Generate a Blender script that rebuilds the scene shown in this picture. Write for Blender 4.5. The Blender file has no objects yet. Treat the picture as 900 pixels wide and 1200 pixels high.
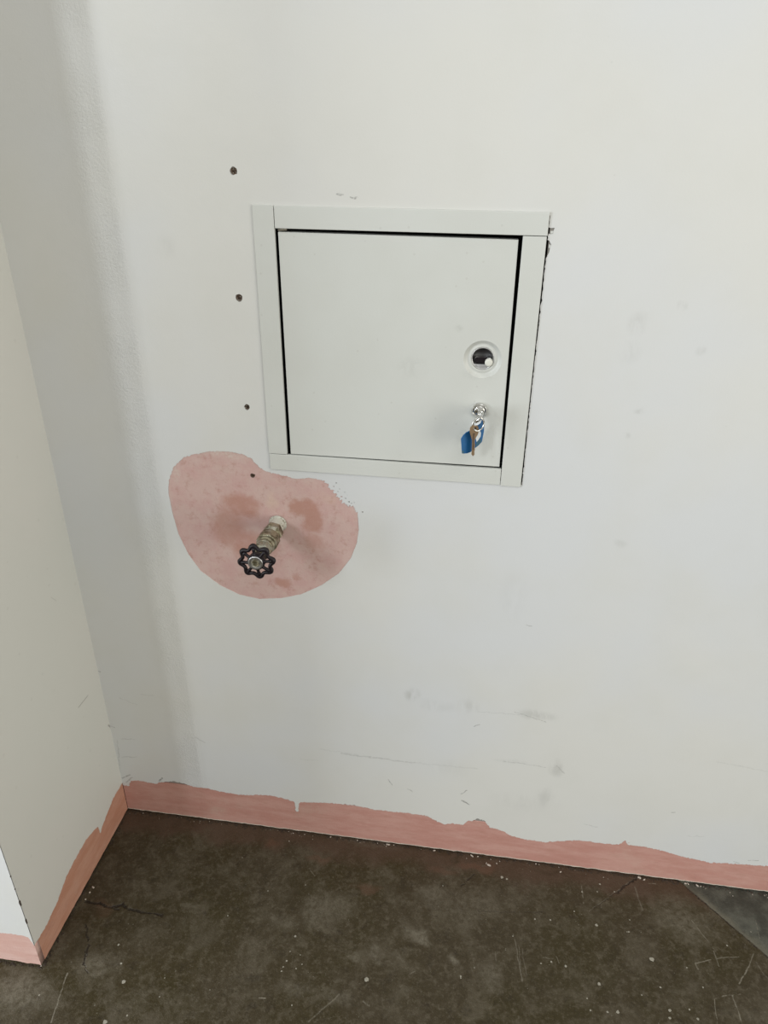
import bpy, bmesh, math, random
import numpy as np
from mathutils import Vector, Matrix, noise
random.seed(7)
S = bpy.context.scene
C = S.collection
PI = math.pi

# ------------------------------------------------------------------ camera
FPX = 867.53
RC = [[0.98968302, 0.14299872, 0.00888138], [0.07445054, -0.46032413, -0.88462354], [-0.12241173, 0.87615813, -0.46622131]]
CAM = (0.6242, -0.9221, 1.1861)
cd = bpy.data.cameras.new('camera'); cam = bpy.data.objects.new('camera', cd); C.objects.link(cam)
cd.sensor_fit = 'HORIZONTAL'; cd.sensor_width = 36; cd.lens = FPX/900*36; cd.clip_start = 0.01
cam.matrix_world = Matrix(((RC[0][0], -RC[1][0], -RC[2][0], CAM[0]), (RC[0][1], -RC[1][1], -RC[2][1], CAM[1]),
                           (RC[0][2], -RC[1][2], -RC[2][2], CAM[2]), (0, 0, 0, 1)))
S.camera = cam

# ------------------------------------------------------------------ light
S.view_settings.view_transform = 'Standard'; S.view_settings.look = 'None'
S.view_settings.gamma = 1; S.view_settings.exposure = 0.16
W = bpy.data.worlds.new('world'); S.world = W; W.use_nodes = True
W.node_tree.nodes['Background'].inputs[0].default_value = (1.0, 0.975, 0.895, 1)
W.node_tree.nodes['Background'].inputs[1].default_value = 0.49

def area(name, loc, target, sx, sy, power, col):
    l = bpy.data.lights.new(name, 'AREA'); l.shape = 'RECTANGLE'; l.size = sx; l.size_y = sy; l.energy = power; l.color = col
    o = bpy.data.objects.new(name, l); C.objects.link(o); o.location = loc
    o.rotation_euler = (Vector(target)-Vector(loc)).to_track_quat('-Z', 'Y').to_euler()
    o.visible_camera = True
    return o
for lx in (-0.655, -0.85):                                       # two narrow panes behind the photographer's left shoulder
    area('narrow_window_pane', (lx, -1.9, 1.72), (0.35, 0, 0.8), 0.10, 0.5, 7.0, (0.90, 0.95, 1.0))
area('broad_window', (-2.3, -1.45, 0.9), (0.2, -0.3, 0.4), 1.2, 1.4, 74, (0.90, 0.95, 1.0))
area('ceiling_lamp', (1.3, -1.5, 2.75), (0.8, -0.2, 0.6), 1.6, 1.2, 12, (0.98, 0.99, 1.0))
area('right_fill', (3.6, -1.9, 1.1), (0.2, -0.1, 0.4), 1.8, 1.8, 42, (1.0, 0.97, 0.88))  # added warm fill that lifts the return wall, no known source on this side

# ------------------------------------------------------------------ helpers
def ray(px, py):
    a, b = (px-450)/FPX, (py-600)/FPX
    return [RC[0][i]*a + RC[1][i]*b + RC[2][i] for i in range(3)]
def onwall(px, py, Y=0.0):
    r = ray(px, py); t = (Y-CAM[1])/r[1]; return (CAM[0]+r[0]*t, CAM[2]+r[2]*t)      # (x, z)
def onfloor(px, py):
    r = ray(px, py); t = -CAM[2]/r[2]; return (CAM[0]+r[0]*t, CAM[1]+r[1]*t)         # (x, y)
def onleft(px, py):
    r = ray(px, py); t = -CAM[0]/r[0]; return (CAM[1]+r[1]*t, CAM[2]+r[2]*t)         # (y, z)
D = 0.3058            # depth of the return wall

def obj(name, bm, m, parent=None, smooth=False, bevel=0, seg=2, kind=None):
    me = bpy.data.meshes.new(name)
    if bm is not None:
        bm.to_mesh(me); bm.free()
    for x in (m if isinstance(m, (list, tuple)) else [m]): me.materials.append(x)
    if smooth:
        for p in me.polygons: p.use_smooth = True
    o = bpy.data.objects.new(name, me); C.objects.link(o)
    if parent: o.parent = parent
    if bevel:
        b = o.modifiers.new('bevel', 'BEVEL'); b.width = bevel; b.segments = seg; b.limit_method = 'ANGLE'; b.angle_limit = 0.6
    if kind: o['kind'] = kind
    return o
def tag(o, label, cat, group=None):
    o['label'] = label; o['category'] = cat
    if group: o['group'] = group
    return o
def thing(name, label, cat, loc, group=None):
    o = bpy.data.objects.new(name, None); C.objects.link(o); o.location = loc; o.empty_display_size = .05
    return tag(o, label, cat, group)
def box(bm, x0, x1, y0, y1, z0, z1, mi=0):
    v = [bm.verts.new(p) for p in ((x0,y0,z0),(x1,y0,z0),(x1,y1,z0),(x0,y1,z0),(x0,y0,z1),(x1,y0,z1),(x1,y1,z1),(x0,y1,z1))]
    for f in ((0,3,2,1),(4,5,6,7),(0,1,5,4),(1,2,6,5),(2,3,7,6),(3,0,4,7)):
        fc = bm.faces.new([v[i] for i in f]); fc.material_index = mi
def prism(bm, pts, y0, y1, mi=0):
    """outline pts (x,z) extruded from y0 (front) to y1"""
    a = [bm.verts.new((p[0], y0, p[1])) for p in pts]; b = [bm.verts.new((p[0], y1, p[1])) for p in pts]
    n = len(pts)
    fs = [bm.faces.new(a), bm.faces.new(b[::-1])]
    for i in range(n): fs.append(bm.faces.new((a[i], b[i], b[(i+1) % n], a[(i+1) % n])))
    for f in fs: f.material_index = mi
    bmesh.ops.recalc_face_normals(bm, faces=fs)
def lathe(bm, prof, n=40, axis='y', c=(0,0,0), poly=None, rot=0.0, mi=0):
    """prof: (distance out of the wall, radius); runs along -y. poly: list of radii factors per angle for hex nuts"""
    rings = []
    for (l, r) in prof:
        ring = []
        for k in range(n):
            a = 2*PI*k/n + rot
            rr = r
            if poly: # polygon with poly sides
                s = 2*PI/poly; aa = ((a-rot+s/2) % s)-s/2; rr = min(r*1.0, r*math.cos(s/2)/math.cos(aa)*1.0)
            ring.append(bm.verts.new((c[0]+rr*math.cos(a), c[1]-l, c[2]+rr*math.sin(a))))
        rings.append(ring)
    fs = []
    for a, b in zip(rings, rings[1:]):
        for k in range(n): fs.append(bm.faces.new((a[k], a[(k+1) % n], b[(k+1) % n], b[k])))
    if prof[0][1] > 1e-6: fs.append(bm.faces.new(rings[0][::-1]))
    if prof[-1][1] > 1e-6: fs.append(bm.faces.new(rings[-1]))
    for f in fs: f.material_index = mi
    bmesh.ops.recalc_face_normals(bm, faces=fs)
def tube(bm, pts, r, n=10, closed=False):
    pts = [Vector(p) for p in pts]; m = len(pts); rings = []
    rs = r if isinstance(r, (list, tuple)) else [r]*m
    up = None
    for i in range(m):
        if closed: t = (pts[(i+1) % m]-pts[i-1]).normalized()
        else: t = (pts[min(i+1, m-1)]-pts[max(i-1, 0)]).normalized()
        if up is None:
            up = Vector((0, 1, 0)) if abs(t.y) < .9 else Vector((1, 0, 0))
        u = (up - t*up.dot(t)).normalized(); w = t.cross(u); up = u
        rings.append([bm.verts.new(pts[i]+(u*math.cos(2*PI*k/n)+w*math.sin(2*PI*k/n))*rs[i]) for k in range(n)])
    fs = []
    for i in range(m if closed else m-1):
        a, b = rings[i], rings[(i+1) % m]
        for k in range(n): fs.append(bm.faces.new((a[k], b[k], b[(k+1) % n], a[(k+1) % n])))
    if not closed: fs += [bm.faces.new(rings[0]), bm.faces.new(rings[-1][::-1])]
    bmesh.ops.recalc_face_normals(bm, faces=fs)

def rough(pts, amp, step=0.003, closed=True, seed=0.0, spans=None):
    """subdivide an outline and shake it with fractal noise; spans: {index: amp factor}"""
    out = []
    n = len(pts)
    for i in range(n if closed else n-1):
        a, b = pts[i], pts[(i+1) % n]
        L = math.hypot(b[0]-a[0], b[1]-a[1]); k = max(1, int(L/step))
        if L < 1e-9: continue
        nx, ny = -(b[1]-a[1])/L, (b[0]-a[0])/L
        f = spans.get(i, 1.0) if spans else 1.0
        for j in range(k):
            t = j/k; x = a[0]+(b[0]-a[0])*t; y = a[1]+(b[1]-a[1])*t
            d = (noise.fractal(Vector((x*260, y*260, seed)), 0.5, 2.1, 5)+.5*noise.noise(Vector((x*1100, y*1100, seed))))*amp*f
            out.append((x+nx*d, y+ny*d))
    if not closed: out.append(pts[-1])
    return out
def sheet(name, loops, thick, tf):
    """flat sheet with holes -> list of (verts, faces) data as bmesh; loops[0] outer, rest holes; tf maps (u,v,depth)->xyz"""
    cu = bpy.data.curves.new(name, 'CURVE'); cu.dimensions = '2D'; cu.fill_mode = 'BOTH'; cu.extrude = thick/2
    for lp in loops:
        s = cu.splines.new('POLY'); s.points.add(len(lp)-1); s.use_cyclic_u = True
        for p, q in zip(s.points, lp): p.co = (q[0], q[1], 0, 1)
    o = bpy.data.objects.new(name, cu); C.objects.link(o)
    dg = bpy.context.evaluated_depsgraph_get()
    me = bpy.data.meshes.new_from_object(o.evaluated_get(dg))
    bm = bmesh.new(); bm.from_mesh(me)
    bpy.data.objects.remove(o); bpy.data.curves.remove(cu); bpy.data.meshes.remove(me)
    for v in bm.verts: v.co = Vector(tf(v.co.x, v.co.y, thick/2 - v.co.z))
    bmesh.ops.remove_doubles(bm, verts=bm.verts, dist=1e-6)
    bmesh.ops.recalc_face_normals(bm, faces=bm.faces)
    return bm
def join(bm, other, mi):
    me = bpy.data.meshes.new('t'); 
    for f in other.faces: f.material_index = mi
    other.to_mesh(me); other.free(); bm.from_mesh(me); bpy.data.meshes.remove(me)
def circle(cx, cy, r, n=20, wob=0.0, seed=0):
    return [(cx+(r*(1+wob*noise.noise(Vector((math.cos(2*PI*k/n)*1.7, math.sin(2*PI*k/n)*1.7, seed)))))*math.cos(2*PI*k/n),
             cy+(r*(1+wob*noise.noise(Vector((math.cos(2*PI*k/n)*1.7, math.sin(2*PI*k/n)*1.7, seed+9)))))*math.sin(2*PI*k/n)) for k in range(n)]

# ------------------------------------------------------------------ materials
class NT:
    def __init__(s, name):
        s.m = bpy.data.materials.new(name); s.m.use_nodes = True; s.t = s.m.node_tree; s.b = s.t.nodes['Principled BSDF']
        s.pos = s.t.nodes.new('ShaderNodeNewGeometry').outputs['Position']
    def L(s, a, b): s.t.links.new(a, b)
    def put(s, inp, v):
        if hasattr(v, 'is_output') or isinstance(v, bpy.types.NodeSocket): s.L(v, inp)
        else: inp.default_value = v
    def math(s, op, a, b=0.0, clamp=False):
        n = s.t.nodes.new('ShaderNodeMath'); n.operation = op; n.use_clamp = clamp
        s.put(n.inputs[0], a); s.put(n.inputs[1], b); return n.outputs[0]
    def vm(s, op, a, b=(0,0,0)):
        n = s.t.nodes.new('ShaderNodeVectorMath'); n.operation = op; s.put(n.inputs[0], a)
        if op != 'LENGTH':
            if op == 'SCALE': s.put(n.inputs['Scale'], b)
            else: s.put(n.inputs[1], b)
        return n.outputs['Value'] if op in ('LENGTH', 'DOT_PRODUCT', 'DISTANCE') else n.outputs[0]
    def noise(s, scale, detail=4, rough=.55, vec=None, dist=0.0):
        n = s.t.nodes.new('ShaderNodeTexNoise'); n.inputs['Scale'].default_value = scale; n.inputs['Detail'].default_value = detail
        n.inputs['Roughness'].default_value = rough; n.inputs['Distortion'].default_value = dist
        s.L(vec if vec is not None else s.pos, n.inputs['Vector']); return n.outputs[0]
    def voro(s, scale, vec=None, feature='F1'):
        n = s.t.nodes.new('ShaderNodeTexVoronoi'); n.feature = feature; n.inputs['Scale'].default_value = scale
        s.L(vec if vec is not None else s.pos, n.inputs['Vector']); return n.outputs['Distance']
    def rng(s, v, a, b, c=0.0, d=1.0, smooth=True):
        n = s.t.nodes.new('ShaderNodeMapRange'); n.interpolation_type = 'SMOOTHSTEP' if smooth else 'LINEAR'
        s.put(n.inputs[0], v)
        for i, q in enumerate((a, b, c, d)): n.inputs[i+1].default_value = q
        return n.outputs[0]
    def mix(s, f, a, b, mode='MIX'):
        n = s.t.nodes.new('ShaderNodeMix'); n.data_type = 'RGBA'; n.blend_type = mode
        s.put(n.inputs[0], f)
        for i, q in ((6, a), (7, b)):
            s.put(n.inputs[i], q if isinstance(q, bpy.types.NodeSocket) else (*q, 1))
        return n.outputs[2]
    def bump(s, h, strength, dist=0.001, prev=None):
        n = s.t.nodes.new('ShaderNodeBump'); n.inputs['Strength'].default_value = strength; n.inputs['Distance'].default_value = dist
        s.L(h, n.inputs['Height'])
        if prev is not None: s.L(prev, n.inputs['Normal'])
        return n.outputs[0]
    def scale(s, v, x=1, y=1, z=1): return s.vm('MULTIPLY', v, (x, y, z))
    def blob(s, p, c, r, soft=1.0, warp=None):
        """soft ellipse mask around world point c with per-axis radii r"""
        v = s.vm('SUBTRACT', warp if warp is not None else p, c)
        v = s.vm('MULTIPLY', v, tuple(1/x if x else 0 for x in r))
        return s.rng(s.vm('LENGTH', v), 1.0-soft, 1.0, 1, 0)
    def seg(s, p, a, b, w):
        """mask of a line from a to b (world points), half width w"""
        a = Vector(a); b = Vector(b); d = b-a; L2 = d.length_squared
        v = s.vm('SUBTRACT', p, tuple(a)); t = s.math('MULTIPLY', s.vm('DOT_PRODUCT', v, tuple(d)), 1/L2, True)
        n = s.t.nodes.new('ShaderNodeVectorMath'); n.operation = 'SCALE'; n.inputs[0].default_value = tuple(d); s.L(t, n.inputs['Scale'])
        return s.rng(s.vm('LENGTH', s.vm('SUBTRACT', v, n.outputs[0])), w*.35, w, 1, 0)
    def mx(s, l):
        o = l[0]
        for x in l[1:]: o = s.math('MAXIMUM', o, x)
        return o
    def done(s, col=None, rough=.5, metal=0.0, normal=None, spec=None):
        if col is not None: s.put(s.b.inputs['Base Color'], col if isinstance(col, bpy.types.NodeSocket) else (*col, 1))
        s.put(s.b.inputs['Roughness'], rough); s.put(s.b.inputs['Metallic'], metal)
        if normal is not None: s.L(normal, s.b.inputs['Normal'])
        if spec is not None: s.b.inputs['Specular IOR Level'].default_value = spec
        return s.m

def m_white():
    s = NT('white_wall_paint'); p = s.pos
    # colour: old white paint with faint warm and cool blotches
    base = s.mix(s.rng(s.noise(2.2, 3), .35, .65), (0.60, 0.613, 0.618), (0.622, 0.621, 0.590))
    base = s.mix(s.rng(s.noise(9, 5), .4, .75, 0, .25), base, (0.56, 0.56, 0.52))
    # rubbed grey smudges low on the wall
    wob = s.vm('ADD', p, s.vm('SCALE', s.vm('SUBTRACT', s.noise_vec(25), (.5, .5, .5)), .02))
    ms = []
    for (px, py, rx, rz, k) in ((483, 815, .016, .020, .55), (510, 826, .05, .016, .16), (548, 828, .03, .020, .25), (630, 838, .045, .014, .38),
                                (600, 892, .04, .006, .22), (652, 900, .016, .026, .42), (640, 935, .020, .034, .28), (528, 900, .05, .03, .08),
                                (610, 940, .07, .03, .10), (745, 380, .018, .020, .26), (738, 415, .02, .02, .13), (750, 480, .008, .006, .3), (735, 510, .008, .006, .35),
                                (822, 412, .009, .006, .3), (798, 358, .007, .009, .30), (727, 637, .014, .007, .22), (195, 290, .02, .02, .12), (600, 700, .03, .07, .08),
                                (580, 1000, .01, .01, .0)):
        x, z = onwall(px, py)
        ms.append(s.math('MULTIPLY', s.blob(p, (x, 0, z), (rx, .3, rz), .9, wob), k))
    streak = s.rng(s.noise(60, 5, .65, s.scale(p, 1, 1, .35)), .36, .60, .0, .8)
    sm = s.math('MULTIPLY', s.mx(ms), streak)
    # vertical streak-filled nap
    col = s.mix(sm, base, (0.29, 0.29, 0.27))
    # thin scuffs
    sc = []; pw = s.vm('ADD', p, s.vm('SCALE', s.vm('SUBTRACT', s.noise_vec(90), (.5, .5, .5)), .008)); pw = s.scale(pw, 1, 0, 1)
    for (x0, y0, x1, y1, w, k) in ((375, 878, 420, 884, .0016, .12), (400, 883, 486, 894, .0022, .30), (486, 894, 560, 901, .0016, .14), (560, 834, 612, 838, .0010, .20), (603, 834, 640, 846, .0009, .45),
                              (590, 892, 640, 899, .0012, .3), (652, 898, 662, 906, .0015, .35), (395, 228, 402, 229, .0012, .6), (411, 231, 418, 232, .0012, .6),
                              (555, 851, 562, 849, .0011, .8), (617, 732, 623, 734, .0009, .5), (455, 913, 460, 920, .0011, .7), (478, 925, 483, 928, .0010, .5), (352, 890, 372, 891, .0010, .2),
                              (540, 930, 547, 927, .0011, .75), (541, 938, 550, 943, .0016, .9), (684, 966, 700, 969, .0010, .4), (786, 952, 791, 952, .0010, .7),
                              (805, 980, 826, 980, .0008, .25), (840, 893, 900, 904, .0014, .14), (860, 1010, 866, 1012, .001, .5), (877, 1008, 889, 1009, .001, .5),
                              (142, 866, 158, 866, .0010, .45), (143, 887, 160, 887, .0012, .35), (229, 864, 240, 870, .0011, .4), (140, 818, 160, 826, .0010, .25), (165, 814, 180, 815, .001, .22),
                              (128, 850, 134, 853, .0013, .5), (137, 868, 141, 905, .0012, .30), (143, 912, 152, 908, .0022, .65), (148, 917, 155, 911, .0018, .5), (187, 915, 190, 912, .0022, .8), (115, 786, 117, 787, .0014, .8),
                              (350, 603, 300, 603, .0003, .0)):
        if k <= 0: continue
        (a, b), (c, d) = onwall(x0, y0), onwall(x1, y1)
        sc.append(s.math('MULTIPLY', s.seg(pw, (a, 0, b), (c, 0, d), w*1.05), k*.85))
    br = s.rng(s.noise(300, 4, .7), .34, .58, .1, 1)
    col = s.mix(s.math('MULTIPLY', s.mx(sc), br), col, (0.10, 0.10, 0.09))
    # fine specks
    col = s.mix(s.rng(s.math('ADD', s.voro(38), s.math('MULTIPLY', s.noise(5), .15)), .08, .11, .16, 0), col, (0.34, 0.34, 0.31))
    # roller nap, rougher over the taped joint beside the corner
    xs = s.t.nodes.new('ShaderNodeSeparateXYZ'); s.L(p, xs.inputs[0]); x = xs.outputs[0]
    band = s.math('MULTIPLY', s.rng(x, .105, .135), s.rng(x, .158, .168, 1, 0))
    h = s.math('ADD', s.math('MULTIPLY', s.noise(430, 3), .5), s.noise(45, 4))
    n1 = s.bump(h, .12, .002)
    h2 = s.math('MULTIPLY', s.math('MULTIPLY', s.noise(260, 5, .7), s.rng(s.noise(14, 2), .3, .6, .4, 1)), band)
    n2 = s.bump(h2, .9, .0014, n1)
    return s.done(col, .42, 0, n2, .35)
def _nv(self, scale):
    n = self.t.nodes.new('ShaderNodeTexNoise'); n.inputs['Scale'].default_value = scale; n.inputs['Detail'].default_value = 3
    self.L(self.pos, n.inputs['Vector']); return n.outputs[1]
NT.noise_vec = _nv

def m_left():
    s = NT('white_paint_return_wall'); p = s.pos
    base = s.mix(s.rng(s.noise(2.5, 3), .35, .65), (0.60, 0.602, 0.56), (0.622, 0.612, 0.572))
    sc = []
    for (x0, y0, x1, y1, w, k) in ((92, 829, 103, 815, .0014, .5), (44, 1064, 46, 1068, .001, .0), (60, 700, 66, 704, .001, .2), (127, 850, 131, 853, .0022, .6), (137, 865, 143, 900, .0016, .35)):
        if k <= 0: continue
        (a, b), (c, d) = onleft(x0, y0), onleft(x1, y1)
        sc.append(s.math('MULTIPLY', s.seg(p, (0, a, b), (0, c, d), w), k))
    col = s.mix(s.mx(sc), base, (0.16, 0.15, 0.13))
    col = s.mix(s.rng(s.voro(30), .06, .09, .12, 0), col, (.35, .34, .3))
    h = s.math('ADD', s.math('MULTIPLY', s.noise(430, 3), .5), s.noise(40, 4))
    return s.done(col, .5, 0, s.bump(h, .14, .002), .3)

def m_pink(name, a=(0.455, 0.235, 0.195), b=(0.505, 0.29, 0.245), patch=False):
    s = NT(name); p = s.pos
    st = s.scale(p, .35, .35, 1.6) if not patch else p
    col = s.mix(s.rng(s.noise(26, 7, .68, st), .38, .62), a, b)
    col = s.mix(s.rng(s.noise(160, 6, .75, st), .54, .70, 0, .35), col, (0.60, 0.40, 0.33))
    col = s.mix(s.rng(s.noise(70, 6, .72, st), .50, .72, 0, .55), col, (0.38, 0.20, 0.155))
    col = s.mix(s.rng(s.noise(9, 4, .7), .55, .8, 0, .45), col, (0.50, 0.38, 0.31))
    if patch:
        wob = s.vm('ADD', p, s.vm('SCALE', s.vm('SUBTRACT', s.noise_vec(45), (.5, .5, .5)), .022))
        wob2 = s.vm('ADD', wob, s.vm('SCALE', s.vm('SUBTRACT', s.noise_vec(220), (.5, .5, .5)), .006))
        def B(px, py, rx, rz, k, soft=.3):
            x, z = onwall(px, py); return s.math('MULTIPLY', s.blob(p, (x, 0, z), (rx, .3, rz), soft, wob2), k)
        dark = s.mx([B(283, 592, .036, .026, .75, .5), B(268, 618, .036, .042, .65, .5), B(292, 640, .036, .034, .65, .5), B(318, 640, .02, .03, .4, .7), B(356, 596, .028, .020, .80, .45), B(367, 610, .022, .028, .75, .5),
                     B(368, 636, .020, .024, .45, .7), B(331, 684, .016, .013, .7, .6), B(347, 677, .012, .007, .5, .7), B(300, 684, .007, .007, .4, .7), B(318, 586, .004, .002, .3)])
        dark = s.math('MULTIPLY', dark, s.rng(s.noise(55, 5, .65), .25, .55, .55, 1))
        col = s.mix(dark, col, (0.415, 0.215, 0.165))
        pale = s.mx([B(318, 588, .010, .022, .6, .8), B(385, 585, .03, .012, .3, .9)])
        col = s.mix(pale, col, (0.58, 0.44, 0.36))
        # pale haze of white overspray along the upper left rim
        rim = s.mx([B(262, 532, .055, .008, .55, .9), B(206, 552, .010, .03, .5, .9), B(200, 590, .006, .03, .4, .9), B(345, 563, .04, .006, .35, .9)])
        col = s.mix(s.math('MULTIPLY', rim, s.rng(s.noise(300, 4, .7), .35, .6)), col, (0.58, 0.52, 0.46))
    h = s.math('ADD', s.noise(300, 4), s.math('MULTIPLY', s.noise(50, 4), 1.5))
    return s.done(col, .55, 0, s.bump(h, .25, .0012), .3)

def m_floor():
    s = NT('stained_concrete'); p = s.pos
    n1 = s.noise(4.5, 6, .62, dist=.4); n2 = s.noise(17, 8, .7, dist=.5); n3 = s.noise(75, 6, .7)
    col = s.mix(s.rng(n1, .38, .62), (0.034, 0.025, 0.0075), (0.043, 0.032, 0.016))
    col = s.mix(s.rng(n2, .46, .66, 0, .75), col, (0.080, 0.066, 0.043))
    col = s.mix(s.rng(n3, .47, .70, 0, .7), col, (0.096, 0.080, 0.054))
    col = s.mix(s.rng(s.noise(34, 7, .7), .30, .47, .55, 0), col, (0.020, 0.014, 0.007))
    col = s.mix(s.rng(s.noise(210, 6, .75), .52, .70, 0, .6), col, (0.125, 0.108, 0.078))
    col = s.mix(s.rng(s.noise(150, 6, .75), .32, .46, .5, 0), col, (0.022, 0.016, 0.008))
    # brown rusty margin along the wall
    xs = s.t.nodes.new('ShaderNodeSeparateXYZ'); s.L(p, xs.inputs[0]); y = xs.outputs[1]; x = xs.outputs[0]
    yw = s.math('ADD', y, s.math('MULTIPLY', s.math('SUBTRACT', s.noise(14, 5), .5), .09))
    col = s.mix(s.math('MULTIPLY', s.rng(yw, -.055, -.02), s.rng(n2, .2, .6, .35, .8)), col, (0.075, 0.046, 0.030))
    wob = s.vm('ADD', p, s.vm('SCALE', s.vm('SUBTRACT', s.noise_vec(28), (.5, .5, .5)), .05))
    def B(px, py, rx, ry, k, soft=.8, w=wob):
        a, b = onfloor(px, py); return s.math('MULTIPLY', s.blob(p, (a, b, 0), (rx, ry, .3), soft, w), k)
    nz = s.rng(s.noise(120, 6, .7), .35, .65, .25, 1)
    pale = s.mx([B(20, 1165, .07, .05, .75), B(60, 1110, .05, .04, .5), B(115, 1128, .05, .03, .55), B(325, 965, .05, .02, .6), B(430, 985, .09, .012, .3), B(225, 1062, .03, .012, .5), B(375, 1065, .05, .05, .5), B(490, 1097, .03, .02, .8), B(530, 1124, .015, .014, .9),
                 B(440, 1118, .02, .014, .7), B(415, 1120, .014, .01, .6), B(465, 1120, .012, .01, .6), B(575, 1145, .03, .03, .5), B(330, 1080, .03, .02, .35), B(400, 1060, .04, .02, .4),
                 B(345, 1160, .04, .02, .35), B(550, 1060, .08, .05, .35), B(800, 1080, .07, .05, .55), B(790, 1060, .05, .03, .4), B(510, 1050, .04, .03, .45), B(390, 1170, .04, .02, .4), B(160, 1170, .03, .03, .25), B(880, 1190, .05, .02, .3)])
    col = s.mix(s.math('MULTIPLY', pale, nz), col, (0.150, 0.132, 0.098))
    dark = s.mx([B(98, 1105, .022, .035, .75), B(345, 1045, .03, .04, .5), B(460, 1040, .05, .02, .5), B(800, 1150, .07, .03, .25), B(660, 1055, .05, .012, .4), B(240, 1100, .08, .03, .35), B(590, 1102, .05, .012, .5), B(535, 1008, .018, .008, .8), B(650, 1025, .05, .008, .4)])
    col = s.mix(s.math('MULTIPLY', dark, nz), col, (0.032, 0.023, 0.010))
    rust = s.mx([B(430, 1040, .03, .015, .55), B(375, 1008, .03, .012, .6), B(560, 1015, .05, .014, .7), B(320, 990, .025, .014, .7), B(120, 1062, .03, .02, .4), B(520, 1020, .04, .012, .4)])
    col = s.mix(rust, col, (0.100, 0.055, 0.034))
    # slab seam at the right: blue-grey slab beyond, pale lip along it
    a = Vector((*onfloor(790, 1028), 0)); b = Vector((*onfloor(900, 1122), 0)); d = (b-a).normalized(); nrm = Vector((-d.y, d.x, 0))
    sd = s.vm('DOT_PRODUCT', s.vm('SUBTRACT', p, tuple(a)), tuple(nrm))
    sdw = s.math('ADD', sd, s.math('MULTIPLY', s.math('SUBTRACT', s.noise(40, 5), .5), .003))
    beyond = s.rng(sdw, 0, .002)
    slab = s.mix(s.rng(s.noise(24, 7, .7), .38, .66), (0.042, 0.042, 0.033), (0.090, 0.090, 0.072))
    col = s.mix(beyond, col, slab)
    lip = s.math('MULTIPLY', beyond, s.rng(s.math('ADD', sdw, s.math('MULTIPLY', s.noise(30, 4), .03)), .014, .034, 1, 0))
    col = s.mix(s.math('MULTIPLY', lip, .7), col, (0.140, 0.130, 0.095))
    # scratches
    wl = s.vm('ADD', p, s.vm('SCALE', s.vm('SUBTRACT', s.noise_vec(60), (.5, .5, .5)), .006))
    def Sg(l, w0, vec=wl):
        r = []
        for (x0, y0, x1, y1, w, k) in l:
            (a, b), (c, e) = onfloor(x0, y0), onfloor(x1, y1)
            r.append(s.math('MULTIPLY', s.seg(vec, (a, b, 0), (c, e, 0), w*w0), k))
        return s.mx(r)
    wl2 = s.vm('ADD', wl, s.vm('SCALE', s.vm('SUBTRACT', s.noise_vec(150), (.5, .5, .5)), .009))
    brk = s.rng(s.noise(170, 4, .7), .32, .55, .15, 1)
    light = Sg(((79, 1140, 60, 1198, 1.3, .75), (602, 1095, 612, 1150, 1, .45), (608, 1108, 611, 1150, .9, .4), (612, 1112, 617, 1143, .8, .35), (682, 1038, 684, 1058, 1, .5),
                (738, 1033, 690, 1068, .9, .35), (744, 1040, 753, 1066, 1.6, .35), (810, 1078, 838, 1114, 1.1, .5), (815, 1129, 833, 1124, 1, .65), (840, 1123, 866, 1121, .9, .55),
                (836, 1114, 843, 1132, 1, .5), (883, 1118, 876, 1136, .9, .6), (876, 1136, 866, 1153, 1.1, .75), (838, 1170, 852, 1166, .9, .65), (852, 1166, 868, 1165, .8, .45),
                (837, 1171, 841, 1200, .9, .65), (858, 1166, 869, 1199, 1.2, .75), (886, 1128, 899, 1146, 1.2, .3), (815, 1129, 818, 1136, 1.4, .6), (395, 1191, 372, 1196, 1, .1),
                (362, 1197, 398, 1165, 1.4, .4), (478, 1143, 486, 1138, 1.1, .5), (426, 1174, 432, 1179, 1.3, .6), (304, 1169, 311, 1170, 1.5, .8), (363, 1018, 369, 1026, .8, .5),
                (885, 1078, 890, 1100, .9, .45), (652, 1121, 655, 1129, 1, .5), (564, 1015, 572, 1013, .9, .3), (636, 1122, 648, 1124, 1.1, .4), (760, 1035, 768, 1036, 1.2, .7), (582, 1130, 580, 1115, .8, .4)), .0012)
    col = s.mix(s.math('MULTIPLY', light, brk), col, (0.20, 0.18, 0.14))
    dk = Sg(((101, 1057, 116, 1059, 1.7, .9), (116, 1059, 131, 1063, 1.9, .95), (131, 1063, 144, 1060, 2.1, .95), (144, 1060, 152, 1066, 1.8, .95), (152, 1066, 190, 1073, 1.6, .9), (132, 1063, 138, 1066, 2, .7),
             (745, 1030, 722, 1046, 1.3, .75), (722, 1046, 696, 1064, .8, .4), (101, 1083, 104, 1105, 1.3, .8), (104, 1105, 98, 1130, 1.5, .85), (98, 1130, 103, 1140, 1, .5),
             (540, 1038, 556, 1024, 1.2, .5), (789, 1027, 900, 1122, .8, .8), (560, 1068, 640, 1069, .8, .3)), .0017, wl2)
    col = s.mix(s.math('MULTIPLY', dk, s.rng(s.noise(90, 4), .3, .5, .5, 1)), col, (0.016, 0.012, 0.008))
    # scattered pale grit
    sp = s.rng(s.math('ADD', s.voro(95), s.math('MULTIPLY', s.noise(22, 3), .35)), .17, .235, .85, 0)
    col = s.mix(sp, col, (0.16, 0.145, 0.11))
    h = s.math('ADD', s.math('MULTIPLY', n3, .6), s.math('ADD', n2, s.math('MULTIPLY', s.noise(380, 4), .35)))
    h = s.math('SUBTRACT', h, s.math('MULTIPLY', dk, 1.6))
    h = s.math('SUBTRACT', h, s.math('MULTIPLY', beyond, .8))
    h = s.math('ADD', h, s.math('MULTIPLY', s.noise(160, 5, .75), .6))
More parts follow.
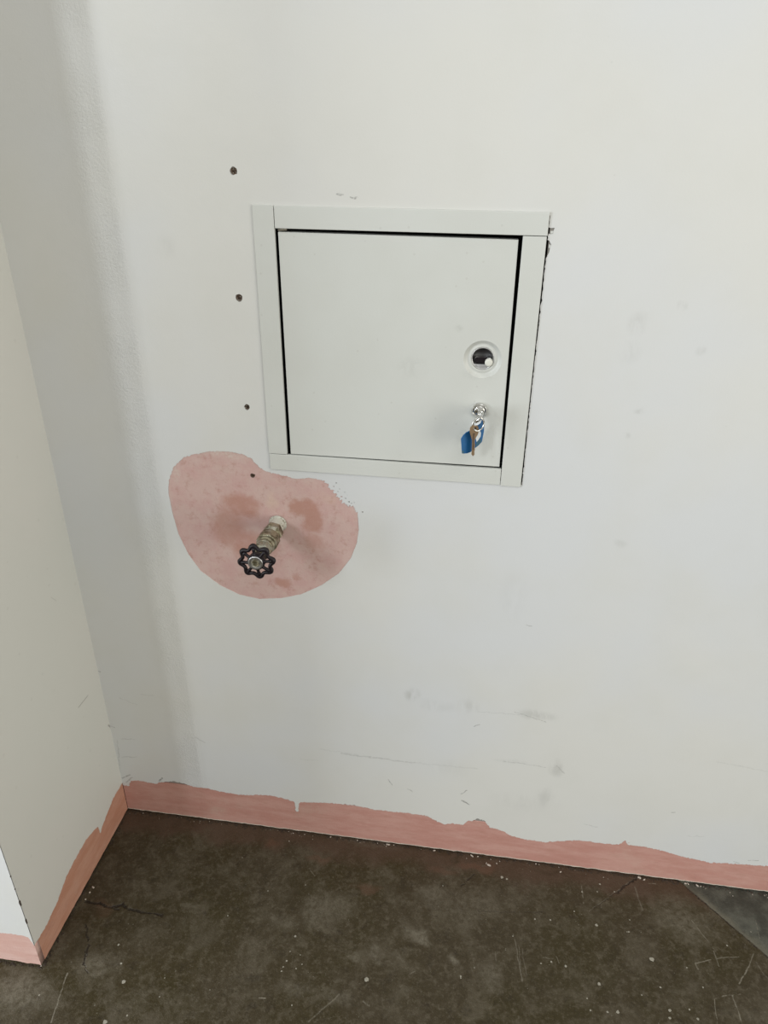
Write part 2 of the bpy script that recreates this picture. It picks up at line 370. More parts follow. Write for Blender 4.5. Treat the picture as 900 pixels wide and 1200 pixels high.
    return s.done(col, s.rng(n2, .3, .7, .42, .62), 0, s.bump(h, .60, .0026), .25)

def m_simple(name, col, rough=.5, metal=0.0, var=0.15, nscale=60, bump=.15, dark=None, spec=None):
    s = NT(name)
    dk = dark or tuple(c*.55 for c in col)
    c = s.mix(s.rng(s.noise(nscale, 5, .6), .42, .75, 0, min(1, var*3)), col, dk)
    return s.done(c, rough, metal, s.bump(s.noise(nscale*4, 3), bump, .0006), spec)
def m_panel():
    s = NT('panel_paint'); p = s.pos
    col = s.mix(s.rng(s.noise(4, 4), .35, .7), (0.585, 0.60, 0.572), (0.55, 0.56, 0.525))
    ms = []
    for (px, py, rx, rz, k) in ((545, 515, .02, .03, .18), (482, 430, .03, .02, .14), (538, 385, .008, .006, .3), (562, 440, .03, .01, .2), (575, 505, .012, .012, .2)):
        x, z = onwall(px, py); ms.append(s.math('MULTIPLY', s.blob(p, (x, 0, z), (rx, .3, rz), .9), k))
    col = s.mix(s.math('MULTIPLY', s.mx(ms), s.rng(s.noise(90, 5, .7), .35, .65)), col, (0.27, 0.27, 0.24))
    col = s.mix(s.rng(s.voro(55), .06, .085, .2, 0), col, (0.36, 0.35, 0.31))
    h = s.math('ADD', s.noise(500, 3), s.math('MULTIPLY', s.noise(30, 3), 2))
    return s.done(col, .33, 0, s.bump(h, .10, .0012), .45)
def m_brass():
    s = NT('tarnished_nickel_brass')
    c = s.mix(s.rng(s.noise(110, 5, .65), .38, .62), (0.36, 0.33, 0.235), (0.11, 0.095, 0.055))
    c = s.mix(s.rng(s.noise(60, 4, .7), .5, .6, 0, .85), c, (0.38, 0.38, 0.32))
    return s.done(c, s.rng(s.noise(150, 4), .3, .7, .28, .6), .75, s.bump(s.noise(500, 4), .5, .0008))
def m_drip():
    s = NT('paint_smeared_pipe')
    c = s.mix(s.rng(s.noise(150, 5, .7), .50, .66), (0.56, 0.57, 0.50), (0.22, 0.20, 0.14))
    return s.done(c, .5, 0.1, s.bump(s.noise(350, 4), .6, .001))

M = dict(white=m_white(), left=m_left(), pink=m_pink('pink_band_plaster'), patch=m_pink('pink_patch_plaster', (0.525, 0.345, 0.320), (0.545, 0.395, 0.36), True),
         floor=m_floor(), panel=m_panel(), brass=m_brass(), drip=m_drip(),
         core=m_simple('gypsum_core', (0.27, 0.255, 0.23), .9), void=m_simple('dark_gap_backing', (0.018, 0.015, 0.012), .95, var=.05),  # void: near-black backing added behind the boards to stop light and darken gaps
         boxin=m_simple('dark_box_steel', (0.035, 0.042, 0.042), .6, .2), black=m_simple('black_enamel', (0.007, 0.004, 0.006), .42, 0, .05, spec=.35),
         chrome=m_simple('chrome', (0.72, 0.72, 0.70), .14, 1, .08, 90, .08), steel=m_simple('dull_steel', (0.60, 0.60, 0.60), .34, 1, .12),
         keybrass=m_simple('brass_key', (0.25, 0.165, 0.09), .42, .4, .15, 160), blue=m_simple('blue_plastic', (0.004, 0.105, 0.290), .5, 0, .03),
         teal=m_simple('dark_teal_plastic', (0.02, 0.10, 0.16), .4, 0, .05), card=m_simple('paper_insert', (0.66, 0.70, 0.72), .8, 0, .05),
         lip=m_simple('satin_nickel', (0.50, 0.50, 0.50), .35, .35, .3, 200, .5), cap=m_simple('white_cap', (0.66, 0.66, 0.60), .45, 0, .05), rust=m_simple('rusty_screw_steel', (0.12, 0.08, 0.055), .55, .4, .25, 300, .6, dark=(.03, .02, .015)),
         chip=m_simple('pale_chip', (0.28, 0.26, 0.21), .8, 0, .15, 300), dirt=m_simple('dirt', (0.045, 0.030, 0.020), .95, 0, .2, 300, .5), lint=m_simple('loose_plaster', (0.46, 0.40, 0.34), .9, 0, .2, 300, .5))

# ------------------------------------------------------------------ panel geometry from the photograph
PX0, PX1, PZ0, PZ1 = 0.3325, 0.6825, 0.7501, 1.0974        # outer edge of the frame
IX0, IX1, IZ0, IZ1 = 0.3590, 0.6548, 0.7750, 1.0714        # inner opening
SCREWS = [onwall(*p) for p in ((274, 200.5), (280, 349), (289.5, 477), (296, 557.5))]
TH = 0.0006
def tf_back(u, v, d): return (u, d, v)
WX1, WZ1 = 2.3, 2.6

# jagged lower edge of the white coat
edge = [(151, 921), (153, 915), (160, 914.5), (167, 915.5), (175, 917.5), (182, 918.5), (189, 916.5), (197, 916), (204, 915.5), (215.5, 918), (227, 922), (244, 924), (260, 928), (278, 931), (293, 932),
        (300, 931.5), (320, 932.5), (334, 936), (345, 940), (347, 951), (349, 951), (351, 940), (370, 940.5), (387, 941), (413, 943.5), (440, 949), (473, 952.5), (500, 956),
        (513, 963), (522, 966), (530, 965), (543, 966.5), (548, 962.5), (554, 962), (560, 959.5), (568, 962), (575, 970), (590, 974), (600, 980), (617, 984), (640, 987), (660, 985.5), (677, 984.5),
        (703, 988), (725, 990), (733, 985), (737, 990.5), (750, 991.5), (773, 996), (800, 1004), (833, 1011), (850, 1011.5), (867, 1013), (900, 1015)]
epts = [onwall(*p) for p in edge]
epts = [(0.0, epts[0][1])] + epts + [(1.35, .063), (1.7, .068), (WX1, .064)]
lower = rough(epts, .0017, .0012, closed=False, seed=3.3)
outer = lower + [(WX1, WZ1), (0.0, WZ1)]
patch_px = [(197, 576), (198, 562), (203, 548), (215, 536), (229, 532), (246, 529), (267, 529), (284, 532), (294, 537), (301, 545), (310, 552), (330, 557), (348, 561.5), (365, 560), (379, 563.5),
            (387, 572), (394, 581), (402.5, 589.5), (414, 594), (419, 601), (420.5, 620), (418, 637), (411, 654.5), (397, 672), (376.5, 686), (353, 696.5), (330, 701), (304, 702), (281, 697),
            (258, 686), (235, 669), (220.5, 649), (209, 625.6), (201.7, 599.6)]
ppts = [onwall(*p) for p in patch_px]
sp = {i: .25 for i in range(18, 34)}; sp.update({i: 1.0 for i in range(0, 14)}); sp.update({i: 3.2 for i in range(14, 19)})
patch_hole = rough(ppts, .0011, .0009, seed=8.1, spans=sp)
cxp = sum(p[0] for p in ppts)/len(ppts); czp = sum(p[1] for p in ppts)/len(ppts)
patch_big = [(cxp+(x-cxp)*1.05, czp+(z-czp)*1.05) for x, z in ppts]
# the opening behind the frame: tight on three sides, a ragged hairline gap on the right
top_r = onwall(645, 270); 
gapx = PX1+.0011
open_hole = [(PX0+.006, PZ0+.006), (PX1-.01, PZ0+.006)] + rough([(gapx, PZ0+.002), (gapx, PZ0+.03), (gapx-.0004, PZ0+.16), (gapx+.0002, 1.047), (gapx+.0034, 1.055), (gapx+.0042, 1.062), (gapx+.002, 1.066),
              (gapx-.0002, 1.067), (gapx, 1.0735), (gapx+.0042, 1.0742), (gapx+.0062, 1.0797), (gapx, 1.0805), (gapx-.0004, PZ1-.004)], .0007, .002, closed=False, seed=1.7) + [(PX0+.006, PZ1-.004)]
slab_open = [(IX0-.012, PZ0+.004), (PX1+.0022, PZ0+.004), (PX1+.0022, PZ1-.010), (IX0-.012, PZ1-.010)]
loops = [outer, patch_hole, open_hole] + [circle(x, z, r, 18, .35, i*3.1) for i, ((x, z), r) in enumerate(zip(SCREWS[:3], (.0047, .0047, .0040)))]
# small flakes out of the coat beside the patch and elsewhere
rnd = random.Random(5)
flakes = []
for (px, py, r) in ((391, 570, 1.2), (396, 576, 1.0), (400, 582, 1.5), (405, 584, 1.1), (409, 588, 1.4), (412, 590, .9), (398, 573, .8), (404, 577, .8), (425, 600, 1.5), (415, 589, .8), (394, 566, 1.3),
                    (392, 575.5, .6), (407, 580, .6), (737, 988.0, 1.5)):
    x, z = onwall(px, py); flakes.append([(x+(u-x)*1.5, v) for u, v in circle(x, z, r*.00065, 9, .7, px)])
def inside(p, poly):
    c = False
    for i in range(len(poly)):
        a, b = poly[i], poly[i-1]
        if (a[1] > p[1]) != (b[1] > p[1]) and p[0] < (b[0]-a[0])*(p[1]-a[1])/(b[1]-a[1])+a[0]: c = not c
    return c
for fl in flakes:
    if not any(inside(p, patch_hole) for p in fl) and all(inside(p, outer) for p in fl): loops.append(fl)

bm = sheet('coat', loops, TH, tf_back)
for f in bm.faces: f.material_index = 0
slab = sheet('slab', [[(0, .09), (WX1, .09), (WX1, WZ1), (0, WZ1)], slab_open] + [circle(x, z, .0042, 14) for x, z in SCREWS], .011, lambda u, v, d: (u, d+.0010, v))
join(bm, slab, 1)
box(bm, -.02, WX1, .016, .10, -.03, .09, 2)         # near-black backing added behind the board so the floor gap reads dark
bxa, bxb, bza, bzb = IX0-.010, IX1+.010, IZ0-.010, IZ1+.010
box(bm, 0, bxa, .0122, .05, .10, WZ1, 2); box(bm, bxb, WX1, .0122, .05, .10, WZ1, 2)
box(bm, bxa, bxb, .0122, .05, .10, bza, 2); box(bm, bxa, bxb, .0122, .05, bzb, WZ1, 2)  # unseen blockers added round the box, keep world light out of the gaps
wall = obj('wall_back', bm, [M['white'], M['core'], M['void']], kind='structure')
pb = sheet('patch', [patch_big, circle(*SCREWS[3], .0036, 14, .3, 2)], .0004, lambda u, v, d: (u, d+TH, v))
pt = obj('paint_patch', pb, M['patch'], wall); pt['label'] = 'bare pink plaster patch showing through the white paint around the valve'

# pink band along the foot of the back wall
def wavy(x0, x1, z, amp, seed, step=.006):
    n = int((x1-x0)/step); return [(x0+(x1-x0)*i/n, z+amp*noise.fractal(Vector((i*.35, seed, 0)), .7, 2, 3)) for i in range(n+1)]
bl = wavy(0.0, WX1, .0045, .0016, 4)
bm = sheet('band', [bl+[(WX1, .0885), (0.0, .0885)]], .011, lambda u, v, d: (u, d+TH, v))
bb = obj('baseboard_back', bm, M['pink'], kind='structure')
rim = bmesh.new()
tube(rim, [(x, TH+.0004, z) for x, z in bl], [.0011+.0006*noise.noise(Vector((i*.4, 1, 1))) for i in range(len(bl))], 6)
r_ = obj('frayed_edge', rim, M['lint'], bb); r_['label'] = 'pale frayed paper edge along the bottom'

# ------------------------------------------------------------------ return wall at the left (faces +x) and pier front (faces the camera)
le = [(143, 918), (138, 926), (133, 935), (125, 955), (119, 971), (118, 976), (115, 969), (112, 971), (100, 985), (88, 1007), (78, 1027), (67, 1057), (55, 1083), (43, 1110)]
lp = [onleft(*p) for p in le]
lp = [(0.0, lp[0][1])] + lp[1:-1]; zc = lp[-1][1]; lp.append((-D, zc+.001))
bm = sheet('coatL', [rough(lp, .0013, .002, closed=False, seed=6.6)+[(-D, WZ1), (0, WZ1)]], TH, lambda u, v, d: (-d, u, v))
box(bm, -.10, -.0012, -D+.0012, .05, .085, WZ1, 1)
box(bm, -.09, -.014, -D+.014, .05, -.02, .085, 2)
wl = obj('wall_left', bm, [M['left'], M['core'], M['void']], kind='structure')
bl = wavy(-D+.0105, 0.0, .0035, .0014, 11)
bm = sheet('bandL', [bl+[(0, .0845), (-D+.0105, .0845)]], .010, lambda u, v, d: (-d-TH, u, v))
bb = obj('baseboard_left', bm, m_pink('pink_return_plaster', (0.455, 0.225, 0.150), (0.51, 0.28, 0.20)), kind='structure')
# pier front
fe = [onwall(*p, -D) for p in ((0, 1093), (8, 1094), (17, 1095), (26, 1096.5), (33, 1098.5))]
fe = [(-1.6, fe[0][1]), (-.5, fe[0][1]+.003)] + fe + [(0.0, zc-.001)]
fe = sorted(fe, key=lambda q: q[0])
chips = rough([(0.0, zc-.001), (0.0, WZ1)], .0, .01, closed=False)
bm = sheet('coatF', [rough(fe, .0013, .002, closed=False, seed=9.6)+[(0.0, WZ1), (-1.6, WZ1)]], TH, lambda u, v, d: (u, -D+d-TH*.0, v))
box(bm, -1.6, -.1, -D+.0012, -D+.10, .085, WZ1, 1)
box(bm, -1.6, -.014, -D+.014, -D+.09, -.02, .085, 2)
wf = obj('wall_pier_front', bm, [M['white'], M['core'], M['void']], kind='structure')
# chipped corner bead: small bare nicks along the pier's arris
nb = bmesh.new()
for (px, py, h, w) in ((11, 1027, .0022, .0008), (24, 1059, .0065, .0016), (30.5, 1080, .006, .0013), (17, 1042, .002, .0007)):
    x, z = onwall(px, py, -D)
    prism(nb, [(-.0002+(.0002+w*.5)*math.cos(a)*(1+.3*math.sin(3*a+px)), z+h*math.sin(a)) for a in [k*PI/5 for k in range(10)]], -D-.0004, -D+w)
nk = obj('corner_chip', nb, M['dirt'], wf); nk['kind'] = 'stuff'; nk['label'] = 'dark nicks where paint has chipped off the corner edge'
bl = wavy(-1.6, 0.0, .0055, .0018, 17)
bm = sheet('bandF', [bl+[(0.0, .0835), (-1.6, .0835)]], .010, lambda u, v, d: (min(u, -.0003), -D+d+.0002, v))
obj('baseboard_pier', bm, m_pink('pink_pier_plaster', (0.56, 0.35, 0.30), (0.62, 0.43, 0.38)), kind='structure')

# ------------------------------------------------------------------ floor
bm = bmesh.new(); box(bm, -1.6, WX1, -3.6, .10, -.03, 0)
fl = obj('floor', bm, M['floor'], kind='structure')
# paint spots and pits that stand out
def disc(bm, cx, cy, r, h, seed, n=11, z0=0.0):
    c = circle(cx, cy, r, n, .5, seed)
    a = [bm.verts.new((x, y, z0)) for x, y in c]; b = [bm.verts.new((cx+(x-cx)*.8, cy+(y-cy)*.8, z0+h*(.7+.3*math.sin(3*i)))) for i, (x, y) in enumerate(c)]
    fs = [bm.faces.new(b)]+[bm.faces.new((a[i], a[(i+1) % n], b[(i+1) % n], b[i])) for i in range(n)]
    bmesh.ops.recalc_face_normals(bm, faces=fs)
spots = [(430, 1148, 4.2), (145, 1150.5, 3.6), (46, 1166, 1.6), (139, 1107, 2), (142, 1129, 2), (123, 1197.5, 3.6), (149, 1190, 1.6), (346, 1097, 2), (193, 1146, 1), (187, 1168, 1.2), (314, 1044, 1.2), (358, 1037, 1),
         (703, 1036, 2), (682, 1045, 1.6), (720, 1045, 1.4), (700, 1045, 1.2), (673, 1068, 1.4), (699, 1084, 2.6), (737, 1092, 1.6), (852, 1108, 1.5), (764, 1124, 4), (724, 1186, 3), (702, 1153, 3), (712, 1186, 1.8),
         (785, 1184, 2.6), (785, 1193, 2.2), (818, 1194, 2.2), (774, 1157, 1.8), (808, 1183, 1.6), (692, 1184, 1.6), (688, 1170, 1.4), (627, 1077, 1.5), (645, 1078, 1.6), (519, 1038, 1.2), (540, 1144, 1.6), (342, 1178, 1.2),
         (540, 1146, 1.2), (588, 1028, 3), (594, 1030, 2), (646, 1127, 1.8), (663, 1132, 2), (634, 1129, 1.4), (738, 1078, 1.2), (824, 1157, 1.4), (752, 1166, 1.2), (805, 1134, 1.2), (330, 1138, 1.4), (336, 1126, 1.6), (332, 1133, 1.2),
         (347, 1135, 1.3), (354, 1130, 1.1), (340, 1115, 1.1), (352, 1119, 1.0), (267, 1073, 1.3), (284, 1005, .8), (246, 1160, .8), (601, 1097, 1.2), (556, 1134, 1.0), (880, 1092, 1.0), (735, 1092, 1.0)]
for i, (px, py, r) in enumerate(spots):
    x, y = onfloor(px, py); b = bmesh.new(); disc(b, x, y, r*.00088, .0004, i*1.7)
    o = obj('paint_spot', b, M['chip'], fl)
# crumbs and dirt in the joint between floor and walls
cr = bmesh.new(); ds = bmesh.new(); rnd = random.Random(12)
def crumb(bm, x, y, z, r):
    m = Matrix.Translation((x, y, z)) @ Matrix.Rotation(rnd.random()*6, 4, 'Z') @ Matrix.Diagonal((r*rnd.uniform(.7, 1.8), r*rnd.uniform(.5, 1), r*rnd.uniform(.4, .8), 1))
    bmesh.ops.create_icosphere(bm, subdivisions=1, radius=1, matrix=m)
for k in range(620):
    x = rnd.uniform(0, 1.35); crumb(ds, x, -abs(rnd.gauss(0, .0028))-.0002, .0005, rnd.uniform(.0005, .0017))
for k in range(150):
    y = rnd.uniform(-D, 0); crumb(ds, abs(rnd.gauss(0, .0028)), y, .0005, rnd.uniform(.0005, .0017))
for k in range(200):
    x = rnd.uniform(-.3, 0.0); crumb(ds, x, -D-abs(rnd.gauss(0, .0022)), .0005, rnd.uniform(.0005, .0016))
for px, py in ((388, 979), (420, 980), (455, 989), (509, 997), (553, 1003), (560, 1004), (570, 1012), (573, 1014), (628, 1012), (657, 1022), (750, 1029), (748, 1027), (755, 1031), (803, 1034), (817, 1038), (806, 1035)):
    x, y = onfloor(px, py); y = min(y, -.002); crumb(cr, x, y, .0006, rnd.uniform(.0014, .003))
for k in range(70):
    x = rnd.uniform(0, 1.35); crumb(cr, x, -abs(rnd.gauss(0, .006))-.001, .0004, rnd.uniform(.0004, .0011))
for px, py in ((108, 1040), (104, 1046), (99, 1054), (47, 1132)):
    x, y = onfloor(px, py); crumb(cr, x+.002, y, .0008, .002)
obj('dirt_line', ds, M['dirt'], fl, kind='stuff'); obj('plaster_crumbs', cr, M['lint'], fl, kind='stuff')

# ------------------------------------------------------------------ access panel
ap = thing('access_panel', 'square white metal access panel with flat bar frame set in the wall', 'access panel', ((PX0+PX1)/2, 0, PZ0))
ox, oz = (PX0+PX1)/2, PZ0
def L_(x, z): return (x-ox, z-oz)
def bar(pts):
    b = bmesh.new(); prism(b, [L_(*p) for p in pts], -.0022, .0030); return obj('frame_bar', b, M['panel'], ap, bevel=.0006, seg=2)
g = .00035
q0 = onwall(321, 238.5)[0]
bar([(PX0, IZ0+g), (IX0-g, IZ0+g), (IX0-g, PZ1), (PX0, PZ1)])                               # left, runs to the top
bar([(IX0+g, IZ1), (PX1, IZ1), (PX1, PZ1-.0005), (IX0+g, PZ1-.0005)])                        # top
bar([(IX1, PZ0), (PX1-.0006, PZ0), (PX1-.0006, IZ1-g*2), (IX1, IZ1-g*2)])                    # right
bar([(PX0+.0008, PZ0+.001), (IX1-g*2, PZ0+.001), (IX1-g*2, IZ0-g), (PX0+.0008, IZ0-g)])      # bottom
# sunk steel box behind
b = bmesh.new()
x0, x1, z0, z1 = IX0-.008-ox, IX1+.008-ox, IZ0-.008-oz, IZ1+.008-oz; t = .0015; y0, y1 = .0032, .095
box(b, x0, x0+t, y0, y1, z0, z1); box(b, x1-t, x1, y0, y1, z0, z1); box(b, x0+t, x1-t, y0, y1, z0, z0+t); box(b, x0+t, x1-t, y0, y1, z1-t, z1); box(b, x0, x1, y1, y1+t, z0, z1)
obj('recessed_box', b, M['boxin'], ap)
# door leaf
dc = [onwall(*p, .001) for p in ((340.8, 532.5), (585.2, 547), (607.6, 281.0), (325.8, 271.6))]     # BL BR TR TL
dc = [(dc[0][0], max(dc[0][1], IZ0+.0006)), (dc[1][0], max(dc[1][1], IZ0+.0006)), dc[2], dc[3]]
LK1 = onwall(565.5, 421.5); LK2 = onwall(562, 480.5)
HR = .0240
c1 = L_(*LK1)
dm = sheet('leaf', [[L_(*p) for p in dc], circle(*c1, HR, 48)], .0012, lambda u, v, d: (u, d+.0006, v))
# turned edges of the leaf
ins = [(x*.985, z) for x, z in [L_(*p) for p in dc]]
cx_ = sum(p[0] for p in [L_(*q) for q in dc])/4; cz_ = sum(p[1] for p in [L_(*q) for q in dc])/4
for i in range(4):
    a, c = L_(*dc[i]), L_(*dc[(i+1) % 4]); k = .994
    a2 = (cx_+(a[0]-cx_)*k, cz_+(a[1]-cz_)*k); c2 = (cx_+(c[0]-cx_)*k, cz_+(c[1]-cz_)*k)
    prism(dm, [a, c, c2, a2], .0017, .014)
# pressed dish round the latch
lathe(dm, [(-.0006, HR+.0012), (-.0004, HR), (-.0009, HR-.0006), (-.0036, HR-.0034), (-.0046, HR-.0048), (-.0046, HR-.0056), (-.0038, HR-.0072), (-.0036, .0152), (-.0040, .0146), (-.0070, .0144)][:], 56, c=(c1[0], 0, c1[1]))
# open the dish centre (lathe caps are removed)
for f in [f for f in dm.faces if len(f.verts) == 56]: dm.faces.remove(f)
door = obj('door_leaf', dm, M['panel'], ap, bevel=.0004, seg=1)
for p in door.data.polygons:
    if len(p.vertices) == 4 and p.area < 2e-5 and math.hypot(p.center[0]-c1[0], p.center[2]-c1[1]) < HR+.002: p.use_smooth = True
# latch in the dish: chrome cup, black keyway, bright lower lip, round white cap
b = bmesh.new(); lathe(b, [(-.0052, .0146), (-.0044, .0146), (-.0040, .0140), (-.0044, .0130), (-.0110, .0128), (-.0115, 0.0)], 40, c=(c1[0], 0, c1[1]))
for f in [f for f in b.faces if len(f.verts) == 40]: b.faces.remove(f)
lt = obj('latch', b, M['steel'], door, smooth=True)
lt['label'] = 'round chrome latch hole with a black slot and a white cap'
def local_poly(c, pts): return [(c[0]+x, c[1]+z) for x, z in pts]
def mm(px, py, c=(565.5, 421.5)):
    a = onwall(px, py, .006); return L_(*a)
bb2 = bmesh.new(); prism(bb2, [mm(*p) for p in ((555.5, 422), (556.5, 419.5), (558.5, 418.6), (571, 418.6), (571, 426), (558.5, 425.6))], .0058, .0105)
lt2 = obj('latch_slot', bb2, M['black'], door, bevel=.0003)
bb3 = bmesh.new(); prism(bb3, [mm(*p) for p in ((554.5, 426.2), (560, 426.8), (570, 427), (575, 429.4), (573, 432.6), (566.5, 435), (560, 433.8), (556, 430.8))], .0048, .010)
obj('latch_lip', bb3, M['lip'], door, bevel=.0010, seg=3)
wc = mm(572.8, 424.2)
bb4 = bmesh.new(); lathe(bb4, [(-.008, .0050), (-.0024, .0050), (-.0014, .0044), (-.0010, .0030), (-.0012, .0)], 28, c=(wc[0], 0, wc[1]))
o = obj('latch_cap', bb4, M['cap'], door, smooth=True); o['label'] = 'small round white cap in the latch hole'
# small bent hinge pin at the top left of the gap
hp = [onwall(*p, .002) for p in ((326, 268.5), (331, 267.5), (336, 267.5))]
b = bmesh.new(); tube(b, [(L_(*p)[0], .002, L_(*p)[1]-.0012) for p in hp], [.0013, .0016, .0013], 8)
obj('hinge_pin', b, M['chip'], ap, smooth=True)

# cam lock
c2 = L_(*LK2)
b = bmesh.new()
lathe(b, [(-.006, .0085), (-.0006, .0085), (-.0004, .0102), (.0012, .0104), (.0030, .0098), (.0040, .0086), (.0036, .0078), (.0034, .0070), (.0050, .0066), (.0054, .0058), (.0054, .0)], 44, c=(c2[0], 0, c2[1]))
lock = obj('cam_lock', b, M['chrome'], door, smooth=True); lock['label'] = 'round chrome cylinder lock below the latch'
es = lock.modifiers.new('es', 'EDGE_SPLIT'); es.split_angle = .9

# ------------------------------------------------------------------ keys
kx, kz = LK2
ks = thing('key_set', 'keys on a ring with a blue plastic tag hanging from the panel lock', 'keys', (kx, -.0054, kz))
def K(px, py, Y): a = onwall(px, py, Y); return Vector((a[0]-kx, Y+.0054, a[1]-kz))
# key in the lock: blade into the cylinder, bow standing out edge-on
b = bmesh.new()
box(b, -.0011, .0011, -.013, .012, -.0036, .0034)
bow = []
for k in range(24):
    a = 2*PI*k/24; bow.append((-.0215+.0105*math.cos(a)*(1 if abs(math.cos(a)) < .8 else .95), .0085*math.sin(a)))
v0 = [b.verts.new((-.0012, y, z)) for y, z in bow]; v1 = [b.verts.new((.0012, y, z)) for y, z in bow]
hl = [(-.0262+.0027*math.cos(2*PI*k/24), .0027*math.sin(2*PI*k/24)) for k in range(24)]
h0 = [b.verts.new((-.0012, y, z)) for y, z in hl]; h1 = [b.verts.new((.0012, y, z)) for y, z in hl]
for k in range(24):
    j = (k+1) % 24
    b.faces.new((v0[k], v0[j], v1[j], v1[k])); b.faces.new((h0[j], h0[k], h1[k], h1[j])); b.faces.new((v0[j], v0[k], h0[k], h0[j])); b.faces.new((v1[k], v1[j], h1[j], h1[k]))
bmesh.ops.recalc_face_normals(b, faces=b.faces)
o = obj('lock_key', b, M['chrome'], ks, bevel=.0003, seg=1); o.rotation_euler = (0, math.radians(38), 0); o['label'] = 'bright key standing in the lock'
# split ring
RY = -.0262-.0054
rc = Vector((0, -.0262, -.0078)); ring = []
for k in range(64):
    a = 2*PI*k/32; sh = .0005 if k < 32 else -.0005
    ring.append(rc+Vector((.0080*math.cos(a)*.85+sh, .0080*math.cos(a)*.45+sh, .0088*math.sin(a))))
b = bmesh.new(); tube(b, ring, .00075, 8, closed=True); obj('key_ring', b, M['chrome'], ks, smooth=True)
# brass key hanging, seen nearly edge-on
YK = -.032
def flat(pts, Y0, Y1, skew=0.0):
    b = bmesh.new(); P0 = [K(x, y, Y0+skew*(x-557)) for x, y in pts]; P1 = [p+Vector((0, Y1-Y0, 0)) for p in P0]
    a = [b.verts.new(p) for p in P0]; c = [b.verts.new(p) for p in P1]; n = len(a)
    b.faces.new(a); b.faces.new(c[::-1])
    for i in range(n): b.faces.new((a[i], c[i], c[(i+1) % n], a[(i+1) % n]))
    bmesh.ops.recalc_face_normals(b, faces=b.faces); return b
b = flat([(553.5, 498.5), (558, 497.8), (560.5, 500.5), (561.2, 504.5), (560.2, 509), (557.8, 513), (556.4, 516), (556.3, 520), (556.8, 522), (556.2, 524), (556.6, 527), (555.9, 529), (556.0, 533), (554.2, 534.8), (552.3, 532.5), (552.8, 528), (553.2, 516), (551.6, 511), (550.2, 506), (550.8, 501.5)], YK-.001, YK+.001, .0012)
hk = obj('hanging_key', b, M['keybrass'], ks, bevel=.0004, seg=2); hk['label'] = 'brass key hanging point down from the ring'
b = flat([(556, 501.3), (557.8, 500.6), (558.6, 502), (557.6, 504), (556.2, 504.2)], YK-.00135, YK-.0011, .0012); obj('key_hole', b, M['black'], hk)
b = flat([(554.6, 508), (556.6, 507.6), (555.6, 513), (555.2, 527), (554.3, 527), (554.2, 513)], YK-.0014, YK-.0009, .0012); obj('key_groove', b, M['rust'], hk)
# white loop between ring and tag
b = flat([(553.2, 495.2), (558, 493.8), (564.5, 492.2), (563, 496), (560, 498.3), (556, 499.2), (553.4, 498.2)], YK-.0022, YK-.0010)
o = obj('tag_loop', b, M['card'], ks, bevel=.0004); o['label'] = 'pale plastic loop joining tag and ring'
# blue tag
YT = -.026
outl = [(563, 491.5), (566.5, 491.2), (567.8, 494), (567.2, 505), (565.6, 514), (564.8, 518), (560.5, 522.5), (557, 525), (551.5, 530), (547.5, 531.5), (543.5, 531.8), (541.2, 531.6), (540.6, 522), (540, 514.5), (542.5, 510.5), (546, 507.2), (550, 505.2), (556, 498.5)]
b = flat(outl, YT, YT+.0024, .0006); tg = obj('key_tag', b, M['blue'], ks, bevel=.0006, seg=2); tg['label'] = 'blue plastic key tag with a pale insert'
b = flat([(559.8, 502.5), (562, 503.5), (563.6, 507.5), (563.2, 511.5), (561, 515), (558.6, 518), (557.5, 514)], YT-.0005, YT+.0002, .0006); obj('tag_insert', b, M['card'], tg)
b = flat([(560.5, 515.8), (564.2, 514.5), (564.0, 518.2), (559.5, 522.6), (557.6, 523.8), (557.6, 520)], YT-.0005, YT+.0002, .0006); obj('tag_clip', b, M['teal'], tg)
b = flat([(541.2, 528), (543.6, 528.6), (543.6, 531.4), (541.4, 531.2)], YT-.0005, YT+.0002, .0006); obj('tag_hole', b, M['teal'], tg)

# ------------------------------------------------------------------ valve
vx, vz = onwall(326, 613)
va = thing('stop_valve', 'tarnished metal stop valve with black handwheel on the pink patch', 'valve', (vx, 0, vz))
b = bmesh.new()
lathe(b, [(-.03, .0100), (.0, .0100), (.0006, .0128), (.0018, .0132), (.0030, .0118), (.0060, .0112), (.020, .0112), (.024, .0108)], 36)
for v in b.verts:
    if v.co.y < -.0008: v.co += Vector((noise.noise(v.co*200), 0, noise.noise(v.co*200+Vector((5, 5, 5)))))*.0009
obj('pipe_nipple', b, M['drip'], va, smooth=True)['label'] = 'pipe stub smeared with white paint'
b = bmesh.new()
lathe(b, [(.021, .0112), (.0215, .0138), (.0225, .0145), (.032, .0145), (.033, .0138), (.0335, .0118)], 36, poly=6, rot=.3)
lathe(b, [(.0330, .0116), (.0345, .0132), (.0362, .0116), (.0380, .0132), (.0398, .0116), (.0416, .0132), (.0430, .0116)], 36)
lathe(b, [(.0425, .0112), (.0430, .0150), (.0440, .0156), (.0600, .0156), (.0612, .0148), (.0618, .0120)], 36, poly=8, rot=.1)
obj('valve_body', b, M['brass'], va, bevel=.0004, seg=1)
b = bmesh.new()
lathe(b, [(.0612, .0118), (.063, .0134), (.0655, .0134), (.068, .0120), (.072, .0122), (.073, .0118)], 36)
lathe(b, [(.0725, .0105), (.0730, .0126), (.0840, .0126), (.0852, .0118), (.0860, .0080)], 36, poly=6, rot=.55)
obj('packing_nut', b, M['brass'], va, bevel=.0003, seg=1)
b = bmesh.new(); lathe(b, [(.085, .0048), (.113, .0048), (.114, .0040), (.1142, .0)], 20); obj('stem', b, M['brass'], va, smooth=True)
